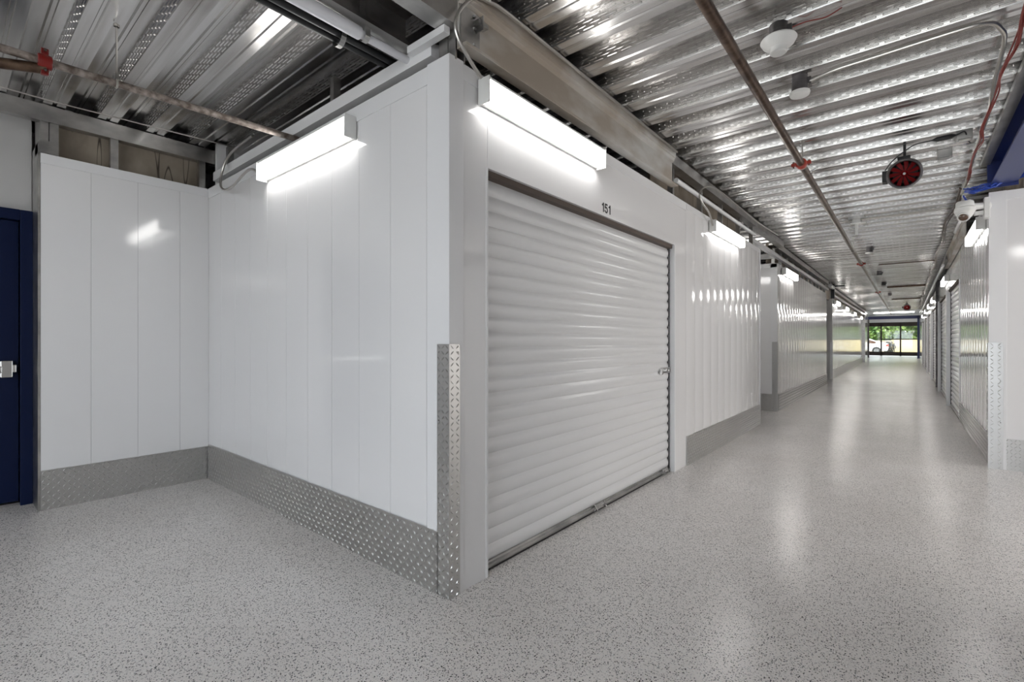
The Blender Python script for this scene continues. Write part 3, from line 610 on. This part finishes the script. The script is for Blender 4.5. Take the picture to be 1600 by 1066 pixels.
def fan(x, y, z, r, lab):
    e = empty('duct_fan', (x, y, z), lab, 'fan'); ax = Vector((-.02, -1, -.32)).normalized(); o = Vector((x, y, z))
    m = MB(); m.lathe([(r * .86, .02), (r * .95, .10), (r * 1.0, .10), (r * 1.02, .085), (r * 1.02, -.04), (r * .93, -.05), (r * .93, -.11), (r * .75, -.13), (0, -.13)], o, ax, 32); m.build('housing', BLACK, e)
    m = MB(); m.lathe([(r * .84, .075), (r * .90, .108), (r * 1.0, .112), (r * 1.03, .09), (r * 1.03, .075)], o, ax, 32); m.build('mouth_ring', DULL, e)
    u = ax.orthogonal().normalized(); v = ax.cross(u)
    for k in range(11):
        t = 2 * PI * k / 11; m = MB(); pts = []
        for rr, da in ((.16, 0), (.5, .08), (.86, .2), (.86, .50), (.5, .48), (.16, .4)):
            w_ = t + da; pts.append(o + (u * math.cos(w_) + v * math.sin(w_)) * r * rr + ax * (.035 + .05 * (da - .3) * rr))
        m.poly(pts); q = m.build('blade', REDF, e, fixn=False); so = q.modifiers.new('s', 'SOLIDIFY'); so.thickness = .004
    m = MB(); m.lathe([(0, .075), (r * .08, .073), (r * .12, .06), (r * .2, .05), (r * .22, .0), (0, -.02)], o, ax, 20); m.build('hub', REDF, e)
    m = MB(); m.lathe([(0, .082), (r * .07, .08), (r * .09, .07)], o, ax, 14); m.build('hub_cap', WPL, e)
    m = MB(); m.box(x - .05, x + .04, y - .01, y + .07, z + r * .8, z + r * 1.25); m.box(x - r * 1.28, x - r * .95, y - .04, y + .05, z - .06, z + .04); m.build('mount_box', BLACK, e, .004)
    return e
f1 = fan(-.02, 5.45, 2.715, .122, 'black duct fan with dark red blades hung below the deck')
m = MB(); m.box(-.03, -.01, 5.46, 5.50, 2.80, CZ); m.tube(catenary([(-.155, 5.42, 2.76), (-.10, 5.40, 2.83), (.0, 5.38, 2.90), (.06, 5.37, 2.925), (.16, 5.37, 2.93)]), .005, 8); m.tube([(.16, 5.37, 2.93), (.19, 5.37, 2.93), (.28, 5.37, 2.932), (.31, 5.37, 2.935)], [.006, .020, .020, .006], 10); m.tube(catenary([(.31, 5.37, 2.935), (.36, 5.36, 2.945), (.38, 5.42, 2.90), (.40, 5.5, 2.89)]), .005, 8)
m.build('power_cord', BLACK, f1)
f2 = fan(-.02, 27.5, 2.74, .13, 'small far black duct fan near the end of the deck')
m = MB(); m.box(-.03, -.01, 27.5, 27.56, 2.85, CZ); m.build('mount_rod', BLACK, f2)
for (x, y, lab) in ((.36, 5.42, 'grey socket box beside the fan plug'), (.26, 5.85, 'grey outlet box past the fan')):
    m = MB(); m.box(x - .05, x + .05, y - .04, y + .04, 2.90, 2.97); m.box(x - .035, x + .035, y - .03, y + .03, 2.89, 2.90); solo(m, 'junction_box', GALV, lab, 'junction box', None, .003)
# conduit, red cables
m = MB(); pts = catenary([(-.50, 3.62, 2.92), (-.35, 3.60, 2.935), (-.15, 3.60, 2.94), (.20, 3.585, 2.94), (.33, 3.60, 2.94), (.385, 3.66, 2.92), (.415, 3.80, 2.90), (.43, 4.36, 2.9), (.452, 4.9, 2.885), (.455, 5.53, 2.90), (.465, 6.6, 2.88), (.47, 7.6, 2.90), (.50, 8.2, 2.92)], 14)
m.tube(pts, [.0105 if i % 2 else .012 for i in range(len(pts))], 10); solo(m, 'flexible_conduit', COND, 'silver flexible conduit curving from the disc detector toward the right wall', 'conduit')
def wires(name, mt, pts, n, spread, r, lab, cat='cable'):
    m = MB()
    for k in range(n):
        q = [(p[0] + random.uniform(-spread, spread), p[1] + random.uniform(-spread, spread), p[2] + random.uniform(-spread, spread)) for p in pts]
        m.tube(catenary(q, 5), r, 6)
    return solo(m, name, mt, lab, cat)
base = [(.50, 2.6, 2.94), (.45, 2.95, 2.88)] + [(.432 + .010 * math.sin(i * 2.3), 3.3 + i * .31, 2.80 + .014 * math.cos(i * 1.7)) for i in range(10)] + [(.47, 6.5, 2.86), (.48, 7.0, 2.90)]
wires('red_cable_bundle', REDW, base, 5, .012, .0042, 'loose bundle of red cables hung along the deck above the right wall')
wires('brown_cable_bundle', PIPE, [(.44 + .02 * math.sin(i * 1.9), 7.2 + i * .9, 2.89 + .02 * math.cos(i * 2.7)) for i in range(29)], 5, .022, .007, 'dark tangled cable bundle receding along the right wall top')
wires('blue_cable_bundle', BLUEC, [(.46, 6.6, 2.74), (.50, 6.46, 2.70), (.56, 6.42, 2.71), (.63, 6.42, 2.715), (.70, 6.40, 2.76), (.80, 6.40, 2.77), (1.0, 6.42, 2.80), (1.3, 6.4, 2.78)], 9, .028, .006, 'tangle of blue data cables draped over the right white wall')
wires('blue_cable_bundle', BLUEC, [(.62, 6.40, 2.71), (.72, 6.38, 2.80), (.80, 6.38, 2.83), (.84, 6.38, 2.75), (.95, 6.38, 2.72), (1.2, 6.38, 2.85)], 6, .022, .007, 'looping blue cables hanging off the blue beam end')
wires('blue_cable_bundle', BLUEC, [(.43, 6.55, 2.68), (.45, 6.5, 2.62), (.44, 6.46, 2.585)], 4, .012, .005, 'short blue cable tails plugged into the dome camera')
# long beam at the deck edge on the right: blue I-beam toward the camera
e = empty('blue_beam', (.72, 3, 2.7), 'navy blue steel beam overhead at the right frame edge', 'beam')
m = MB(); x = .70; m.prism([(-.09, 0), (.09, 0), (.09, .012), (.006, .012), (.006, .228), (.09, .228), (.09, .24), (-.09, .24), (-.09, .228), (-.006, .228), (-.006, .012), (-.09, .012)], (x, -4.4, 2.725), (1, 0, 0), (0, 0, 1), (0, 10.85, 0)); m.build('i_beam', BLUE, e, .002)
m = MB(); m.box(.59, .80, 6.45, 6.462, 2.70, 2.965); m.build('end_plate', BLUE, e)
m = MB(); m.box(.545, .61, -4.4, 6.5, 2.925, 2.965); solo(m, 'edge_angle', GALV, 'grey steel edge angle between the deck and the blue beam', 'angle')
# right header beam over the first right shutter
m = MB(); m.prism([(0, 2.66), (-.055, 2.66), (-.055, 2.675), (-.012, 2.68), (-.012, 2.90), (-.04, 2.91), (-.04, 2.955), (0, 2.955)], (RX - .01, 9.0, 0), (1, 0, 0), (0, 0, 1), (0, 3.7, 0)); solo(m, 'header_beam', GALVB, 'galvanised header beam over the first right shutter', 'beam')
m = MB(); chan(m, RX - .05, 12.8, 34.3, 2.86, 2.955, .09); solo(m, 'ceiling_track', GALV, 'steel track under the deck along the right wall', 'track', 'steel wall tracks')
m = MB(); m.tube([(.50, 6.9, 2.70), (.50, 8.9, 2.72)], .018, 10); m.tube([(.545, 12.8, 2.74), (.545, 33.5, 2.74)], .025, 10); solo(m, 'stud_rail', TRIM, 'pale rail along the top of the right corridor wall', 'rail')
# dome camera
e = empty('security_camera', (.42, 6.38, 2.45), 'white dome security camera bracketed to the right wall corner', 'camera')
m = MB(); m.tube([(.61, 6.5, 2.545), (.44, 6.42, 2.545)], [.035, .03], 14); m.box(.57, .609, 6.44, 6.53, 2.42, 2.62); m.box(.50, .57, 6.46, 6.50, 2.46, 2.50); m.build('wall_bracket', WPL, e, .004)
m = MB(); m.lathe([(0, .085), (.060, .083), (.066, .075), (.070, .03), (.078, .02), (.080, -.012), (.074, -.022), (.070, -.026), (.064, -.045), (.052, -.066), (.034, -.08), (0, -.088)], (.43, 6.40, 2.51), (0, 0, 1), 30); m.build('housing', WPL, e)
ax = Vector((-.25, -.8, -.55)).normalized()
m = MB(); m.lathe([(.050, 0), (.050, .050), (.045, .062), (.036, .060)], Vector((.43, 6.40, 2.465)), ax, 26); m.build('lens_ring', WPL, e)
m = MB(); m.lathe([(.037, .050), (.033, .062), (.018, .074), (0, .077)], Vector((.43, 6.40, 2.465)), ax, 24); m.build('lens', LENSG, e)
# dark bracket unit at the second block end
e = empty('dark_bracket', (-1.74, 17.4, 2.7), 'black bracketed unit below the deck between the second and third blocks', 'bracket')
m = MB(); m.box(-1.79, -1.70, 17.3, 17.42, 2.52, 2.96); m.box(-1.79, -1.45, 17.32, 17.40, 2.87, 2.91); m.build('arm', BLACK, e, .004)
m = MB(); m.tube([(-1.73, 17.28, 2.84), (-1.73, 16.5, 2.84)], .055, 14); m.build('canister', GALV, e)
# small details over deck
m = MB(); m.tube([(-1.6, 8.3, 2.955), (-.6, 8.32, 2.955), (.44, 8.3, 2.95)], .006, 6); solo(m, 'cable', COND, 'thin cable crossing below the deck past the antenna', 'cable')
for y, r, lab in ((13.5, .011, 'dark conduit crossing the deck past the small detector'), (19.3, .03, 'thick dark pipe crossing the far deck'), (25.0, .02, 'thin dark pipe crossing the deck far down the corridor')):
    pipe('cross_pipe', [(-.5, y, 2.945), (.45, y, 2.945)], r if y != 19.3 else .024, PIPE, lab)

# ------------------------------------------------------------------ lobby and glazed end
m = MB(); m.box(-5.6, 9, Y1 - .02, Y1 + .12, 3.0, 3.5); m.box(-5.6, 9, Y1 + .12, 50.3, 3.42, 3.5); structure(m.build('ceiling_lobby', GYP), 'plain raised ceiling past the end of the ribbed deck', 'ceiling')
m = MB(); m.box(-2.30, RX, 44.0, 44.2, 2.82, 3.04); m.box(RX - .10, RX + .02, 44.0, 44.15, 0, 3.04)
structure(m.build('trim_2', BLUE), 'navy blue steel portal framing the far glazed end', 'portal')
m = MB(); m.box(-6, 6, 49.95, 50.25, 2.76, 3.5); m.box(-6, -2.9, 49.95, 50.25, 0, 2.76); m.box(1.2, 6, 49.95, 50.25, 0, 2.76); structure(m.build('wall_far', TRIM), 'white wall strip above the far glazing', 'wall')
m = MB()
for x in (-2.85, -1.68, -.44, .68, 1.15): m.box(x - .05, x + .05, 50.0, 50.12, .0, 2.76)
m.box(-2.9, 1.2, 50.0, 50.12, 2.44, 2.76); m.box(-2.9, 1.2, 50.0, 50.12, 0.03, .345); m.box(-1.68, 1.2, 50.02, 50.1, 1.34, 1.42)
wf = m.build('window_1', BRZ); structure(wf, 'dark bronze framed glazing closing the far end of the corridor', 'window')
m = MB(); m.box(-2.85, 1.15, 50.055, 50.062, .3, 2.45); m.build('glass_pane', GLASS, wf)
m = MB(); m.box(-2.30, -2.18, 44.0, 44.15, 0, 2.82); structure(m.build('column_lobby', DULL), 'dark grey steel post at the left of the blue portal', 'column')
for y, lb in ((38.5, 'long tube lamp under the raised lobby ceiling, nearer one'), (45.5, 'long tube lamp under the raised lobby ceiling, past the blue portal')):
    e = empty('ceiling_tube_lamp', (-.8, y, 3.3), lb, 'lamp', 'lobby ceiling lamps'); m = MB(); m.box(-2.0, .4, y - .06, y + .06, 3.38, 3.42); m.build('housing', WPL, e); m = MB(); m.box(-1.98, .38, y - .05, y + .05, 3.32, 3.38); m.build('lens', LENS2, e, .01)
# outside
m = MB(); m.box(-1.2, 9, 60, 60.2, -.1, 1.32); m.box(-1.2, 9, 59.95, 60.25, 1.32, 1.42)
tag(m.build('yard_wall', CREAM), 'cream yellow yard wall outside behind the glazing', 'wall')
m = MB(); m.box(-14, -1.2, 66, 66.2, -.1, 1.3); tag(m.build('yard_fence', WOODB), 'brown fence outside behind the white car', 'fence')
def leaves(m, c, R, n, s):
    for _ in range(n):
        v = Vector((random.gauss(0, 1), random.gauss(0, 1), random.gauss(0, 1))).normalized() * random.uniform(.55, 1) ; p = Vector(c) + Vector((v.x * R[0], v.y * R[1], v.z * R[2]))
        a = Vector((random.uniform(-1, 1), random.uniform(-1, 1), random.uniform(-1, 1))).normalized(); b = a.orthogonal().normalized(); k = s * random.uniform(.6, 1.3)
        m.poly([p + a * k, p + b * k * .5, p - a * k, p - b * k * .5])
for i, (x, y, z, R) in enumerate(((-6.6, 72, 3.2, 2.5), (-2.6, 69.5, 2.9, 2.0), (.3, 73.5, 3.4, 2.6), (3.4, 68, 2.8, 2.2), (-12.5, 74, 4, 3.2), (8.6, 74, 4, 3.0))):
    e = empty('tree', (x, y, 0), ['leafy green tree above the white car', 'leafy green tree in the middle window bay', 'leafy green tree behind the mullion', 'darker leafy tree above the yellow wall', 'leafy tree beyond the car out to one side', 'leafy tree beyond the yellow wall out to the side'][i], 'tree', 'trees beyond the yard')
    m = MB(); leaves(m, (x, y, z), (R, R, R * 1.05), 2600, .28); m.build('foliage', LEAF, e, fixn=False)
    m = MB(); m.tube([(x, y, -.03), (x + .1, y, z * .5), (x, y, z)], [.2, .16, .06], 8); m.build('trunk', BARK, e)
e = empty('shrub', (-1.35, 58.6, 0), 'dark shrub between the white car and the yellow wall', 'shrub'); m = MB(); leaves(m, (-1.35, 58.6, .6), (.5, .3, .6), 420, .10); m.build('foliage', SHRUB, e, fixn=False)
m = MB(); m.tube([(-1.35, 58.6, -.05), (-1.35, 58.6, .7)], .04, 6); m.build('stem', BARK, e)
# car: side profile seen through the glass
e = empty('car', (-3.65, 57.3, 0), 'white parked car outside the glazing', 'car'); cx, cy = -3.65, 57.3
m = MB(); prof = [(-2.2, .35), (-2.25, .75), (-2.1, .95), (-1.3, 1.02), (-.7, 1.42), (.8, 1.47), (1.6, 1.15), (2.2, 1.02), (2.28, .6), (2.2, .32), (1.75, .32), (1.65, .58), (1.4, .68), (1.15, .58), (1.05, .3), (-1.05, .3), (-1.15, .58), (-1.4, .68), (-1.65, .58), (-1.75, .34)]
m.prism(prof, (cx, cy - .85, 0), (1, 0, 0), (0, 0, 1), (0, 1.7, 0)); m.build('body', CARW, e, .05)
m = MB(); m.prism([(-1.15, 1.02), (-.65, 1.36), (.75, 1.4), (1.4, 1.12), (1.3, 1.0)], (cx, cy - .862, 0), (1, 0, 0), (0, 0, 1), (0, 1.724, 0)); m.build('side_window', LENSG, e)
for s_ in (-1.4, 1.4):
    for q in (-.86, .66):
        m = MB(); m.lathe([(0, 0), (.33, .0), (.34, .03), (.34, .17), (.33, .2), (0, .2)], (cx + s_, cy + q, .34), (0, 1, 0), 24); wq = m.build('wheel', RUB, e)
        m = MB(); m.lathe([(0, -.006), (.2, -.006), (.21, .02)], (cx + s_, cy + q, .34), (0, 1, 0), 16); m.build('rim', CHROME, e)
m = MB(); m.box(cx + 2.1, cx + 2.3, cy - .86, cy - .6, .72, .92); m.build('tail_light', TAIL, e)
